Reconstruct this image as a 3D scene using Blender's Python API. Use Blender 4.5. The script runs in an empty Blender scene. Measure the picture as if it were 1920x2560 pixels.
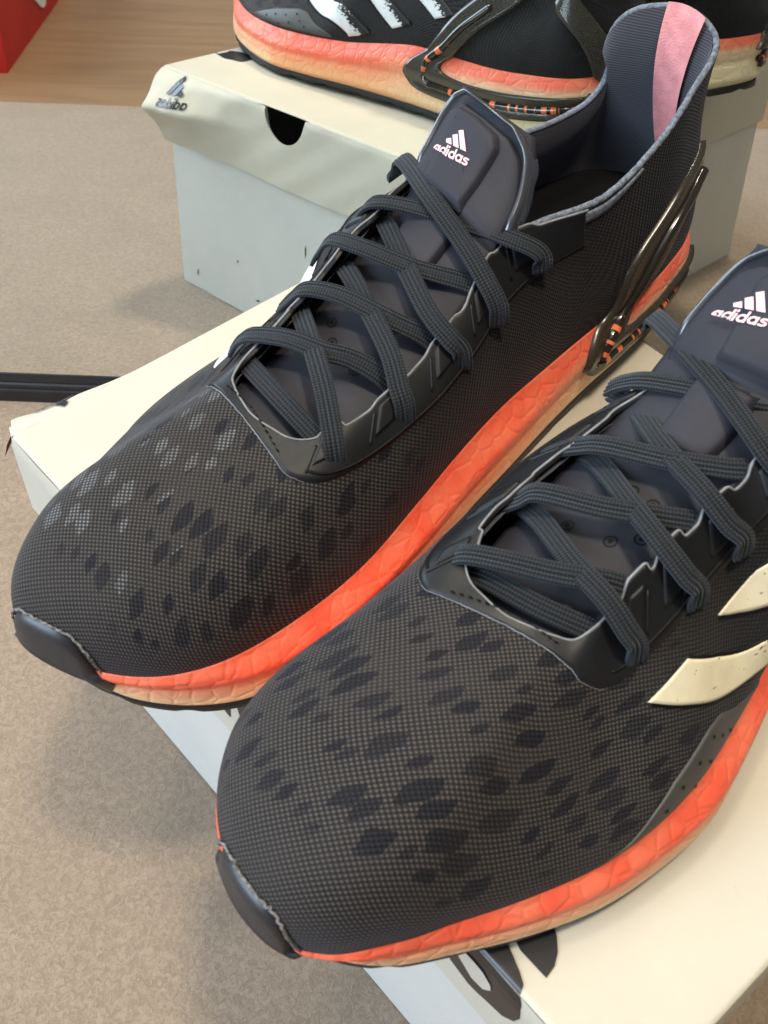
import bpy, bmesh, math, random
import numpy as np
from mathutils import Vector, Matrix
random.seed(7); rng = np.random.default_rng(7)
SC = bpy.context.scene; COL = SC.collection

# ------------------------------------------------------------ camera, world, lamps, exposure
cam_d = bpy.data.cameras.new('camera'); cam = bpy.data.objects.new('camera', cam_d); COL.objects.link(cam)
cam_d.sensor_fit = 'VERTICAL'; cam_d.sensor_height = 24.0; cam_d.lens = 27.31
cam_d.clip_start = .02; cam_d.clip_end = 50
cam.matrix_world = Matrix(((0.99918781, -0.03915061, 0.00953719, 0.06433219), (0.03635708, 0.77385932, -0.63231314, -0.45362057),
                           (0.017375, 0.63214633, 0.7746542, 0.46669231), (0, 0, 0, 1)))
cam_d.dof.use_dof = True; cam_d.dof.focus_distance = .46; cam_d.dof.aperture_fstop = 18.0
SC.camera = cam
SC.view_settings.view_transform = 'Standard'; SC.view_settings.look = 'None'
SC.view_settings.exposure = 0.08; SC.view_settings.gamma = 1.0
W = bpy.data.worlds.new('World'); SC.world = W; W.use_nodes = True
W.node_tree.nodes['Background'].inputs[0].default_value = (.80, .90, 1.0, 1); W.node_tree.nodes['Background'].inputs[1].default_value = .15

def lamp(name, loc, target, power, color, sx, sy=None, shape='DISK'):
    d = bpy.data.lights.new(name, 'AREA'); d.energy = power; d.color = color; d.shape = shape; d.size = sx
    if sy: d.size_y = sy
    o = bpy.data.objects.new(name, d); COL.objects.link(o); o.location = loc
    o.rotation_euler = (Vector(target) - Vector(loc)).to_track_quat('-Z', 'Y').to_euler()
    return o
CEN = (.08, -.2, .15)
lamp('ceiling_lamp', (.36, -.48, 2.15), CEN, 27, (1.0, .86, .67), .24)
lamp('ceiling_lamp', (-.30, -.10, 2.05), CEN, 8, (1.0, .88, .72), .26)
lamp('ceiling_glow', (-.1, -.75, 2.5), (-.1, -.75, 0), 7, (.93, .96, 1.0), 1.6, 1.4, 'RECTANGLE')
lamp('window_light', (-1.5, -1.0, 1.05), CEN, 52, (.68, .83, 1.0), 1.0, 1.3, 'RECTANGLE')

# ------------------------------------------------------------ node helpers and materials
class NT:
    def __init__(s, name, rough=.5, spec=.5):
        s.m = bpy.data.materials.new(name); s.m.use_nodes = True; s.t = s.m.node_tree; s.n = s.t.nodes
        s.b = s.n['Principled BSDF']; s.b.inputs['Roughness'].default_value = rough; s.b.inputs['Specular IOR Level'].default_value = spec
    def add(s, typ, **kw):
        n = s.n.new(typ)
        for k, v in kw.items(): setattr(n, k, v)
        return n
    def set(s, sock, v):
        if isinstance(v, bpy.types.NodeSocket): s.t.links.new(v, sock)
        elif isinstance(v, (tuple, list)) and len(v) == 3 and sock.type == 'RGBA': sock.default_value = (*v, 1)
        else: sock.default_value = v
    def math(s, op, a, b=None, c=None, clamp=False):
        n = s.add('ShaderNodeMath', operation=op, use_clamp=clamp); s.set(n.inputs[0], a)
        if b is not None: s.set(n.inputs[1], b)
        if c is not None: s.set(n.inputs[2], c)
        return n.outputs[0]
    def mix(s, f, a, b, blend='MIX'):
        n = s.add('ShaderNodeMix', data_type='RGBA', blend_type=blend); s.set(n.inputs[0], f); s.set(n.inputs[6], a); s.set(n.inputs[7], b)
        return n.outputs[2]
    def sstep(s, x, a, b):
        n = s.add('ShaderNodeMapRange', interpolation_type='SMOOTHSTEP'); s.set(n.inputs[0], x); n.inputs[1].default_value = a; n.inputs[2].default_value = b
        return n.outputs[0]
    def coord(s, kind='Object'): return s.add('ShaderNodeTexCoord').outputs[kind]
    def mapping(s, v, scale=(1, 1, 1), rot=(0, 0, 0), loc=(0, 0, 0)):
        n = s.add('ShaderNodeMapping'); s.set(n.inputs[0], v); n.inputs['Scale'].default_value = scale; n.inputs['Rotation'].default_value = rot; n.inputs['Location'].default_value = loc
        return n.outputs[0]
    def noise(s, v, scale, detail=3, rough=.55, dist=0.0):
        n = s.add('ShaderNodeTexNoise'); s.set(n.inputs['Vector'], v); n.inputs['Scale'].default_value = scale; n.inputs['Detail'].default_value = detail
        n.inputs['Roughness'].default_value = rough; n.inputs['Distortion'].default_value = dist
        return n.outputs[0]
    def voro(s, v, scale, feature='F1', rnd=1.0, dim='3D'):
        n = s.add('ShaderNodeTexVoronoi', feature=feature, voronoi_dimensions=dim); s.set(n.inputs['Vector'], v); n.inputs['Scale'].default_value = scale; n.inputs['Randomness'].default_value = rnd
        return n
    def bump(s, h, strength=.5, dist=.001, prev=None):
        n = s.add('ShaderNodeBump'); s.set(n.inputs['Height'], h); n.inputs['Strength'].default_value = strength; n.inputs['Distance'].default_value = dist
        if prev is not None: s.set(n.inputs['Normal'], prev)
        return n.outputs[0]
    def col(s, c): s.set(s.b.inputs['Base Color'], c)
    def nrm(s, v): s.set(s.b.inputs['Normal'], v)

def plain(name, c, rough=.5, spec=.5, var=.15, nscale=60, bump=0.0, bscale=400, bdist=.0004):
    k = NT(name, rough, spec); o = k.coord()
    k.col(k.mix(k.sstep(k.noise(o, nscale, 4), .3, .7), tuple(x*(1-var) for x in c), tuple(min(1, x*(1+var)) for x in c)))
    if bump: k.nrm(k.bump(k.noise(o, bscale, 3), bump, bdist))
    return k.m

def weave(name, light_frac, dark=(.010, .009, .009), lit=(.080, .070, .064), pitch=.00088):
    k = NT(name, .75, .25); uv = k.coord('UV')
    sp = k.add('ShaderNodeSeparateXYZ'); k.set(sp.inputs[0], uv); U, V = sp.outputs[0], sp.outputs[1]
    wob = k.noise(uv, 90, 2); w2 = k.math('MULTIPLY', k.math('SUBTRACT', wob, .5), 1.2)
    a = k.math('SINE', k.math('ADD', k.math('MULTIPLY', U, math.pi/pitch), w2)); b = k.math('SINE', k.math('ADD', k.math('MULTIPLY', V, math.pi/pitch), w2))
    p = k.math('MULTIPLY', a, b)                              # staggered knots of the knit
    dots = k.sstep(p, -.15, .75)
    at = k.add('ShaderNodeAttribute', attribute_name='vent'); vent = at.outputs['Fac']
    uvd = k.add('ShaderNodeVectorMath', operation='ADD'); k.set(uvd.inputs[0], uv); nd = k.add('ShaderNodeTexNoise'); k.set(nd.inputs['Vector'], uv); nd.inputs['Scale'].default_value = 120; sv = k.add('ShaderNodeVectorMath', operation='MULTIPLY_ADD'); k.set(sv.inputs[0], nd.outputs['Color']); sv.inputs[1].default_value = (.004, .004, 0); sv.inputs[2].default_value = (-.002, -.002, 0); k.set(uvd.inputs[1], sv.outputs[0])
    m = k.mapping(k.mapping(uvd.outputs[0], (1, 1, 1), (0, 0, .42)), (1/.0150, 1/.0062, 1))
    vo = k.voro(m, 1.0, 'F1', .5, '2D'); vo.distance = 'MINKOWSKI'; vo.inputs['Exponent'].default_value = 1.35; dist = vo.outputs['Distance']; sc = k.add('ShaderNodeSeparateColor'); k.set(sc.inputs[0], vo.outputs['Color'])
    size = k.math('MULTIPLY_ADD', sc.outputs[0], .24, .20)
    inside = k.sstep(k.math('SUBTRACT', size, dist), -.01, .035)
    inside = k.math('MULTIPLY', inside, k.math('MULTIPLY', k.sstep(vent, .15, .6), k.math('MULTIPLY_ADD', sc.outputs[2], .35, .62)))
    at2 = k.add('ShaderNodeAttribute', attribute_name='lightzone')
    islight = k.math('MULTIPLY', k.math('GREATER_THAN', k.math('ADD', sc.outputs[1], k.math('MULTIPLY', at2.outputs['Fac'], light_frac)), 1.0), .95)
    base = k.mix(dots, dark, lit)
    big = k.sstep(k.noise(uv, 35, 3), .35, .75); base = k.mix(k.math('MULTIPLY', big, .35), base, tuple(x*.5 for x in lit))
    sidef = k.add('ShaderNodeAttribute', attribute_name='plain_shade').outputs['Fac']
    base = k.mix(k.math('MULTIPLY', sidef, .88), base, (.007, .007, .007))  # near-black: plain knit tone with side shade painted into it
    darkp = k.mix(k.math('MULTIPLY', dots, .25), (.0035, .0035, .006), (.035, .035, .05))
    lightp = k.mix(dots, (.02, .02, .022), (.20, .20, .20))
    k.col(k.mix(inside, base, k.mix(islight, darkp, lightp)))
    h = k.math('MULTIPLY_ADD', inside, -1.2, p)
    k.nrm(k.bump(h, .55, .0003))
    k.b.inputs['Sheen Weight'].default_value = .09; k.b.inputs['Sheen Roughness'].default_value = .4; k.b.inputs['Sheen Tint'].default_value = (.75, .82, 1, 1)
    return k.m

def foam_mat():
    k = NT('boost_foam', .48, .4); o = k.coord()
    c = k.add('ShaderNodeAttribute', attribute_name='Col').outputs['Color']
    e = k.voro(o, 165, 'DISTANCE_TO_EDGE', .9).outputs['Distance']; f = k.voro(o, 165, 'F1', .9).outputs['Distance']
    edge = k.sstep(e, 0, .16)
    c = k.mix(k.math('MULTIPLY', k.math('SUBTRACT', 1.0, edge), .03), c, (.45, .05, .02), 'MULTIPLY')
    c = k.mix(k.math('MULTIPLY', k.sstep(k.noise(o, 60, 4), .35, .75), .18), c, (.95, .62, .36))
    k.col(c)
    h = k.math('ADD', k.math('MULTIPLY', edge, .8), k.math('MULTIPLY', f, -.7))
    k.nrm(k.bump(h, .30, .0010, k.bump(k.noise(o, 900, 2), .12, .0003)))
    k.b.inputs['Subsurface Weight'].default_value = .12; k.b.inputs['Subsurface Radius'].default_value = (.004, .0015, .001); k.b.inputs['Subsurface Scale'].default_value = 1.0
    return k.m

def lace_mat():
    k = NT('lace_cloth', .8, .2); uv = k.coord('UV'); sp = k.add('ShaderNodeSeparateXYZ'); k.set(sp.inputs[0], uv)
    a = k.math('SINE', k.math('MULTIPLY_ADD', sp.outputs[0], 6.283/.0010, k.math('MULTIPLY', k.math('ABSOLUTE', k.math('SINE', k.math('MULTIPLY', sp.outputs[1], 6.283*2.5))), 1.6)))
    b = k.math('SINE', k.math('MULTIPLY', sp.outputs[1], 6.283*5.0))
    p = k.math('MULTIPLY_ADD', a, .5, k.math('MULTIPLY', b, .7))
    k.col(k.mix(k.sstep(p, -.6, .8), (.006, .0065, .007), (.028, .030, .033))); k.nrm(k.bump(p, .6, .0003))
    k.b.inputs['Sheen Weight'].default_value = .16; k.b.inputs['Sheen Tint'].default_value = (.7, .85, 1, 1)
    return k.m

def ribknit(name, dark, lit, pitch=.0010, rough=.85):
    k = NT(name, rough, .2); uv = k.coord('UV'); sp = k.add('ShaderNodeSeparateXYZ'); k.set(sp.inputs[0], uv)
    w = k.noise(uv, 70, 2)
    a = k.math('SINE', k.math('MULTIPLY_ADD', sp.outputs[1], 6.283/pitch, k.math('MULTIPLY', w, 5.0)))
    k.col(k.mix(k.sstep(a, -.5, .9), dark, lit)); k.nrm(k.bump(a, .25, .0002))
    k.b.inputs['Sheen Weight'].default_value = .3; k.b.inputs['Sheen Tint'].default_value = (.75, .82, 1, 1)
    return k.m

def worn_print(name, c, under=(.012, .012, .013), amount=.5):
    k = NT(name, .5, .35); uv = k.coord('UV'); sp = k.add('ShaderNodeSeparateXYZ'); k.set(sp.inputs[0], uv)   # uv.y: 0 top .. 1 toward the sole, uv.x across
    n = k.noise(k.mapping(k.coord(), (1, 1, 2.2)), 420, 5, .65)
    n2 = k.noise(k.coord(), 90, 3)
    wear = k.math('MULTIPLY', k.sstep(k.math('ADD', sp.outputs[1], k.math('MULTIPLY', n2, .35)), .55, 1.15), k.sstep(sp.outputs[0], .25, .9))
    m = k.sstep(k.math('ADD', n, k.math('MULTIPLY', wear, amount)), .66, .70)
    k.col(k.mix(m, k.mix(k.sstep(n2, .35, .7), c, tuple(x*.88 for x in c)), under)); k.nrm(k.bump(m, -.3, .0003))
    return k.m

def clear_tpu():
    m = bpy.data.materials.new('clear_tpu'); m.use_nodes = True; t = m.node_tree; n = t.nodes; n.clear()
    out = n.new('ShaderNodeOutputMaterial'); mix = n.new('ShaderNodeMixShader'); tr = n.new('ShaderNodeBsdfTransparent'); tr.inputs[0].default_value = (.70, .66, .58, 1)
    pr = n.new('ShaderNodeBsdfPrincipled'); pr.inputs['Base Color'].default_value = (.048, .042, .031, 1); pr.inputs['Roughness'].default_value = .22; pr.inputs['Specular IOR Level'].default_value = .5
    fr = n.new('ShaderNodeFresnel'); fr.inputs[0].default_value = 1.6; mr = n.new('ShaderNodeMapRange'); mr.inputs[3].default_value = .82; mr.inputs[4].default_value = 1.0
    t.links.new(fr.outputs[0], mr.inputs[0]); t.links.new(mr.outputs[0], mix.inputs[0]); t.links.new(tr.outputs[0], mix.inputs[1]); t.links.new(pr.outputs[0], mix.inputs[2]); t.links.new(mix.outputs[0], out.inputs[0])
    return m

def tube_tpu():
    k = NT('clip_tube', .12, .6); uv = k.coord('UV'); sp = k.add('ShaderNodeSeparateXYZ'); k.set(sp.inputs[0], uv)
    v = k.add('ShaderNodeTexNoise', noise_dimensions='1D'); k.set(v.inputs['W'], sp.outputs[0]); v.inputs['Scale'].default_value = 210; v.inputs['Detail'].default_value = 2
    gate = k.noise(k.mapping(uv, (1, 0, 0)), 22, 1)
    sz = k.add('ShaderNodeSeparateXYZ'); k.set(sz.inputs[0], k.coord()); d = k.math('MULTIPLY', k.math('MULTIPLY', k.sstep(v.outputs[0], .53, .56), k.sstep(gate, .40, .46)), k.math('LESS_THAN', sz.outputs[2], .042))
    k.col(k.mix(d, (.022, .018, .013), (.80, .20, .07))); return k.m

def card(name, c, var=.04):
    k = NT(name, .62, .3); o = k.coord()
    n = k.sstep(k.noise(o, 22, 4), .3, .75); c1 = k.mix(n, c, tuple(x*(1-var*1.5) for x in c))
    s = k.noise(k.mapping(o, (1, 1, 1), (.3, .2, .6)), 230, 4, .7); c1 = k.mix(k.math('MULTIPLY', k.sstep(s, .70, .76), .45), c1, (.35, .30, .24))
    fib = k.noise(k.mapping(o, (1, 1, 1)), 700, 2)
    c1 = k.mix(k.math('MULTIPLY', k.sstep(fib, .45, .75), .06), c1, (.55, .48, .38)); k.col(c1)
    k.nrm(k.bump(k.noise(o, 38, 4, .6), .22, .0016, k.bump(k.noise(o, 500, 2), .08, .0004)))
    return k.m

def carpet_mat():
    k = NT('carpet_pile', .95, .1); o = k.coord()
    n1 = k.noise(o, 360, 5, .66, 1.2); n2 = k.noise(o, 24, 3); n3 = k.noise(o, 850, 3, .6, 1.6)
    c = k.mix(k.sstep(n1, .36, .66), (.25, .188, .136), (.345, .266, .196)); c = k.mix(k.math('MULTIPLY', k.sstep(n3, .50, .72), .30), c, (.44, .35, .255))
    c = k.mix(k.math('MULTIPLY', k.sstep(n2, .35, .7), .22), c, (.21, .16, .115)); k.col(c)
    k.nrm(k.bump(n3, .4, .0010, k.bump(n1, .4, .0016))); k.b.inputs['Sheen Weight'].default_value = .25
    return k.m

def wood_mat():
    k = NT('wood_floor', .42, .4); o = k.coord(); m = k.mapping(o, (.9, 9, 1))
    n = k.noise(m, 7, 5, .6, .8); c = k.mix(k.sstep(n, .3, .72), (.235, .145, .08), (.31, .195, .11)); k.col(c); k.nrm(k.bump(n, .1, .001)); return k.m

M = {}
M['weaveA'] = weave('mesh_knit', 1.0); M['weaveB'] = weave('mesh_knit_dark', .0)
M['foam'] = foam_mat(); M['lace'] = lace_mat()
M['rubber'] = plain('black_rubber', (.016, .016, .017), .5, .4, .2, 80, .15, 700)
M['cap'] = plain('toe_rubber', (.020, .022, .025), .42, .55, .2, 90, .12, 600)
M['tpu'] = plain('matte_tpu', (.0085, .009, .010), .50, .34, .12, 60, .10, 1500, .0002)
M['groove'] = plain('groove_black', (.004, .004, .004), .6, .2)
M['fray'] = plain('frayed_knit', (.17, .165, .155), .9, .1, .5, 900)
M['edge'] = plain('cut_edge_grey', (.22, .22, .23), .7, .2, .2, 200)
M['tongue'] = plain('tongue_neoprene', (.026, .026, .034), .62, .3, .10, 50, .10, 1800, .0002)
M['gloss'] = plain('glossy_piping', (.040, .044, .052), .26, 1.0, .1, 60, .12, 160, .0006)
M['lining'] = ribknit('lining_knit', (.040, .039, .046), (.078, .077, .088))
M['insole'] = plain('insole_dark', (.006, .006, .007), .9, .1)
M['binding'] = plain('collar_binding', (.155, .175, .205), .9, .1, .35, 700, .6, 900, .0006)
M['pink'] = plain('pink_fleece', (.83, .33, .33), .95, .1, .14, 160, .5, 1300, .0005)
M['logo'] = plain('pink_print', (.90, .58, .60), .5, .3, .03)
M['stripeA'] = worn_print('white_print', (.74, .76, .76), amount=.42); M['stripeB'] = worn_print('cream_print', (.80, .72, .50), amount=.36)
M['patch'] = plain('film_patch', (.058, .055, .049), .5, .4, .1, 60, .1, 1500, .0002)
M['clear'] = clear_tpu(); M['tube'] = tube_tpu()
M['lid'] = card('lid_card', (.575, .535, .435)); M['body'] = card('body_card', (.62, .61, .56)); M['brown'] = plain('brown_card', (.36, .20, .10), .85, .1, .2, 200)
M['print'] = plain('black_print', (.016, .016, .017), .32, .5, .15, 100)
M['carpet'] = carpet_mat(); M['wood'] = wood_mat()
M['frame'] = plain('black_frame', (.012, .012, .013), .38, .5, .2, 120, .1, 300)
M['wall'] = plain('wall_paint', (.62, .58, .50), .9, .2, .03, 6)
M['red'] = plain('red_card', (.52, .022, .018), .55, .3, .08, 20); M['white'] = plain('white_print_mark', (.8, .8, .8), .6, .3, .02)
k = NT('mirror_glass', 0.0, .5); k.b.inputs['Metallic'].default_value = 1.0; k.b.inputs['Base Color'].default_value = (.86, .89, .87, 1); M['mirror'] = k.m
# ---------------------------------------------------------------- shoe core
# canonical shoe, metres: x heel->toe, +y lateral side, z up, sole on z = 0
ROWS = [  # outsole x,y | bite x,y,z | opening x,y,z   (mm)
 (302,-20, 301,-21,25, 214,-22,67), (299,-7, 298,-8,25, 213,-15,67), (290,4, 289,3,25, 211,-8,66.5),
 (277,14, 276,12,25, 208,-3,66), (260,26, 258,23,25, 202,-1,68), (240,37, 238,33,25, 193,0,71),
 (218,44, 217,39,25, 181,2,75), (197,47.5, 196,41,25, 168,4,79), (172,45.5, 171,39.5,26, 154,7,84),
 (148,42, 148,37,28, 137,10,89), (122,39, 122,35,32, 121,13,91), (98,37.5, 98,34.5,35, 101,18,87),
 (74,37, 74,34,35, 70,25,78), (50,36.5, 50,34,35, 31,23,75.5), (28,33, 28,31.5,36, 15.5,19,84.5),
 (3,24, 3,23,38, 10,17,111), (-9,-1, -9,-2,40, 0,-1,118.5), (2,-28, 2,-27,38, 0,-19,112.5),
 (25,-37, 25,-36,36, 21,-27,104), (50,-41.5, 50,-39.5,35, 41,-31,94), (76,-45, 76,-42,36, 72,-35,88.5),
 (102,-49.5, 102,-45,36, 100,-30,88.5), (128,-55, 128,-48.5,36, 118,-28,86), (152,-59.5, 152,-53,34, 140,-36,78),
 (178,-65.5, 178,-59,31, 162,-41,73), (206,-71, 206,-65.5,29, 181,-44,70), (232,-73, 232,-67.5,28, 196,-44,68),
 (256,-70.5, 256,-64,29.5, 206,-41,66.5), (278,-59, 277,-56,28, 211,-36,66), (293,-43, 291.5,-42,26.5, 213,-29,66.5)]
ROWS = np.array(ROWS, float) * 0.001
NR = len(ROWS)
HND = np.zeros((NR, 6))        # bezier handles p1, p2 per row
for _i in range(NR):
    Bp, Ip = ROWS[_i, 2:5], ROWS[_i, 5:8]
    _n = ROWS[_i, 0:2] - (ROWS[(_i+1) % NR, 0:2] + ROWS[(_i-1) % NR, 0:2]) * .5
    dxy = Bp[:2] - Ip[:2]
    if _i in (29, 0, 1, 2, 28, 3, 27):       # toe box
        p1 = np.array([Bp[0] - .001, Bp[1], Bp[2] + .019])
        p2 = np.array([*(Ip[:2] + dxy * .50), Ip[2] - .003])
    elif _i in (4, 5, 6, 7, 8, 9, 23, 24, 25, 26):
        sg = 1 if _i < 15 else -1
        p1 = np.array([Bp[0], Bp[1] + sg*.003, Bp[2] + .022])
        p2 = np.array([*(Ip[:2] + dxy * .55), Ip[2] - .007])
    elif _i in (10, 22, 11, 21):
        sg = 1 if _i < 15 else -1
        p1 = np.array([Bp[0], Bp[1] + sg*.0015, Bp[2] + .022])
        p2 = np.array([*(Ip[:2] + dxy * .45), Ip[2] - .014])
    elif _i in (15, 16, 17):
        p1 = Bp + np.array([-.006, 0, .020]); p2 = Ip + np.array([.008, 0, -.030])
        p2[1] = Ip[1] * 1.0
    else:
        sg = 1 if _i < 15 else -1
        p1 = Bp + np.array([0, sg*.002, .016]); p2 = Ip + np.array([0, sg*.001, -.018])
    HND[_i, :3] = p1; HND[_i, 3:] = p2
TAB = np.hstack([ROWS, HND])
# forefoot: fuller toe box, flat lateral wall
for _i in range(NR):
    Bp, Ip = TAB[_i, 2:5].copy(), TAB[_i, 5:8]
    wt = {29: .9, 0: 1, 1: 1, 28: .62, 2: .9, 27: .3, 3: .6, 26: .08, 4: .25}.get(_i, 0)
    wo = {29: .85, 0: 1, 1: 1, 28: .45, 27: .1, 2: .9, 3: .6, 4: .25}.get(_i, 0)
    dn = Bp[:2] - np.array([.20, -.014]); dn /= np.linalg.norm(dn)
    if _i in (27, 28, 29, 0, 1): TAB[_i, 2:4] += dn*.0040
    if _i in (3, 4, 5, 6, 7, 8, 9): TAB[_i, 3] -= .0012
    Bp = TAB[_i, 2:5]; dxy = Bp[:2] - Ip[:2]
    if _i in (25, 26, 27, 28, 29, 0, 1, 2, 3, 4, 5, 6, 7, 8):
        a = np.array((.008, .38, .024) if 1 < _i < 10 else (.013, .36, .007))*(1-wt) + np.array((.035, .65, .0008))*wt
        TAB[_i, 8:11] = [Bp[0]+dn[0]*.006*wo, Bp[1]+dn[1]*.006*wo, Bp[2]+a[0]]
        TAB[_i, 11:14] = [*(Ip[:2]+dxy*a[1]), Ip[2]-a[2]]

def crom(tab, s):
    """periodic Catmull-Rom over rows, s array in row units"""
    s = np.asarray(s, float); n = len(tab)
    i = np.floor(s).astype(int); t = (s - i)[..., None]
    p0, p1, p2, p3 = (tab[(i + k) % n] for k in (-1, 0, 1, 2))
    return .5 * (2*p1 + (p2-p0)*t + (2*p0-5*p1+4*p2-p3)*t*t + (3*p1-p0-3*p2+p3)*t**3)

def bez(r, h):
    B, I, p1, p2 = r[..., 2:5], r[..., 5:8], r[..., 8:11], r[..., 11:14]
    h = np.asarray(h, float)[..., None]; hc = np.clip(h, 0, 1); g = 1 - hc
    P = g**3*B + 3*g*g*hc*p1 + 3*g*hc*hc*p2 + hc**3*I
    return P + np.maximum(h - 1, 0) * (I - p2) * 3.0

def surf(s, h):
    s, h = np.broadcast_arrays(np.asarray(s, float), np.asarray(h, float))
    return bez(crom(TAB, s), h)

def surfn(s, h, e=.02):
    s, h = np.broadcast_arrays(np.asarray(s, float), np.asarray(h, float))
    ds = surf(s + e*3, h) - surf(s - e*3, h)
    dh = surf(s, np.minimum(h + e, 1.0)) - surf(s, np.minimum(h + e, 1.0) - 2*e)
    n = np.cross(ds, dh); n /= np.linalg.norm(n, axis=-1, keepdims=True) + 1e-12
    return n                      # outward (s runs toe -> lateral -> heel)

def off(s, h, d):
    return surf(s, h) + surfn(s, h) * np.asarray(d, float)[..., None]

def sole_z(x):
    x = np.asarray(x, float)
    return np.where(x > .288, .007*((np.maximum(x, .288)-.288)/.014)**2, 0) + np.where(x > .21, .007*((np.maximum(x, .21)-.21)/.09)**2, 0) + np.where(x < .045, .007*((.045-np.minimum(x, .045))/.045)**2, 0)

def outline_n(s):
    e = .3
    d = crom(TAB, np.asarray(s)+e)[..., :2] - crom(TAB, np.asarray(s)-e)[..., :2]
    n = np.stack([-d[..., 1], d[..., 0]], -1) * -1
    n = n/(np.linalg.norm(n, axis=-1, keepdims=True)+1e-12)
    return -n if False else n

def lerp1(x, xs, ys): return np.interp(x, xs, ys)

# tongue: a 0 (front) .. 1 (top), b -1 (medial) .. 1 (lateral)
TG = np.array([(.222,-.021,.0585,.019),(.205,-.021,.0625,.021),(.186,-.021,.066,.022),(.165,-.018,.072,.0225),
               (.145,-.013,.080,.0225),(.125,-.009,.0895,.0225),(.110,-.005,.0985,.022),(.100,-.001,.107,.0205),(.094,.002,.1145,.017)])
def tongue(a, b, d=0.0):
    a, b = np.broadcast_arrays(np.asarray(a, float), np.asarray(b, float))
    x = np.clip(a, 0, 1)*(len(TG)-1); i = np.clip(np.floor(x).astype(int), 0, len(TG)-2); t = (x-i)[..., None]
    P = lambda k: TG[np.clip(i+k, 0, len(TG)-1)]
    c = .5*(2*P(0)+(P(1)-P(-1))*t+(2*P(-1)-5*P(0)+4*P(1)-P(2))*t*t+(3*P(0)-P(-1)-3*P(1)+P(2))*t**3)
    tan = (P(1)-P(0))[..., :3]; tan = tan/np.linalg.norm(tan, axis=-1, keepdims=True)
    across = np.array([0.0, 1.0, 0.10]); across = across/np.linalg.norm(across)
    nrm = np.cross(np.broadcast_to(across, tan.shape), tan); nrm = np.where(nrm[..., 2:3] < 0, -nrm, nrm)
    w = c[..., 3]
    drop = -.0055*np.abs(b)**2.2
    return c[..., :3] + across*(b*w)[..., None] + nrm*(drop + d)[..., None]

FOAM_F = np.array([0, .15, .40, .50, .58, .72, .86, .95, 1.0])
FOAM_D = np.array([-2.5, .3, .1, -.7, .5, 1.8, 1.7, .6, 0.])*.001
def foam(s, f, d=0.0):
    """midsole side wall: f 0 bottom .. 1 bite line"""
    s, f = np.broadcast_arrays(np.asarray(s, float), np.asarray(f, float))
    r = crom(TAB, s); O = r[..., :2]; B = r[..., 2:5]
    e = .35
    t = crom(TAB, s+e)[..., :2] - crom(TAB, s-e)[..., :2]
    n = np.stack([t[..., 1], -t[..., 0]], -1); n = n/(np.linalg.norm(n, axis=-1, keepdims=True)+1e-12)
    if True:
        c = np.array([.15, -.005]); flip = np.sign(((O-c)*n).sum(-1, keepdims=True)); n = n*flip
    zb = sole_z(O[..., 0]) + .0035
    w = np.clip((f-.6)/.4, 0, 1)[..., None]; w = w*w*(3-2*w)
    su = s % NR
    under = np.interp(su, [0, 7, 9, 11, 13, 18, 20, 22, 24, 26, 30], [0, 0, 1.0, 1.0, 0, 0, .5, .5, 0, -.5, 0])*.001
    lat = np.interp(su, [0, 1.5, 2.5, 9, 11, 30], [1, 1, 0, 0, 1, 1])
    dd = np.interp(f, FOAM_F, FOAM_D)*np.where(f > .5, .35+.65*lat, 1) - np.where(f > .5, .0006*(1-lat), 0) - under*np.clip(1-f/.55, 0, 1) + d
    xy = O*(1-w) + B[..., :2]*w + n*dd[..., None]
    z = zb + (B[..., 2]-zb)*f
    return np.concatenate([xy, z[..., None]], -1)

def side(s, w, d=0.0):
    s, w, d = np.broadcast_arrays(np.asarray(s, float), np.asarray(w, float), np.asarray(d, float))
    a = foam(s, np.clip(1+w, 0, 1), d)
    b = off(s, np.clip(w, 0, 1.1), d)
    k = np.clip((w+.06)/.12, 0, 1)[..., None]
    return a*(1-k) + b*k
# ---------------------------------------------------------------- object helpers
def tag(o, label=None, cat=None, group=None, kind=None):
    if label: o['label'] = label
    if cat: o['category'] = cat
    if group: o['group'] = group
    if kind: o['kind'] = kind
    return o

def empty(name, mat4):
    o = bpy.data.objects.new(name, None); COL.objects.link(o); o.matrix_world = mat4; o.empty_display_size = .05; return o

def mesh(name, V, F, mat, parent=None, uv=None, attrs=None, smooth=True, flip=False):
    me = bpy.data.meshes.new(name); V = np.asarray(V, float).reshape(-1, 3)
    if flip: F = [tuple(reversed(f)) for f in F]
    me.from_pydata(V.tolist(), [], [tuple(int(i) for i in f) for f in F]); me.materials.append(M[mat])
    if uv is not None:
        ul = me.uv_layers.new(name='UVMap'); li = np.empty(len(me.loops), int); me.loops.foreach_get('vertex_index', li)
        ul.data.foreach_set('uv', np.asarray(uv, float)[li].ravel())
    for k_, a in (attrs or {}).items():
        if np.ndim(a) == 2:
            at = me.color_attributes.new(k_, 'FLOAT_COLOR', 'POINT'); at.data.foreach_set('color', np.asarray(a, float).ravel())
        else:
            at = me.attributes.new(k_, 'FLOAT', 'POINT'); at.data.foreach_set('value', np.asarray(a, float))
    if smooth: me.polygons.foreach_set('use_smooth', [True]*len(me.polygons))
    me.update(); o = bpy.data.objects.new(name, me); COL.objects.link(o)
    if parent: o.parent = parent
    return o

def gridf(nu, nv, cu=False, cv=False, base=0):
    F = []
    for i in range(nu - (0 if cu else 1)):
        for j in range(nv - (0 if cv else 1)):
            a, b = base+i*nv+j, base+((i+1) % nu)*nv+j
            c, d = base+((i+1) % nu)*nv+(j+1) % nv, base+i*nv+(j+1) % nv
            F.append((a, b, c, d))
    return F

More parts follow.
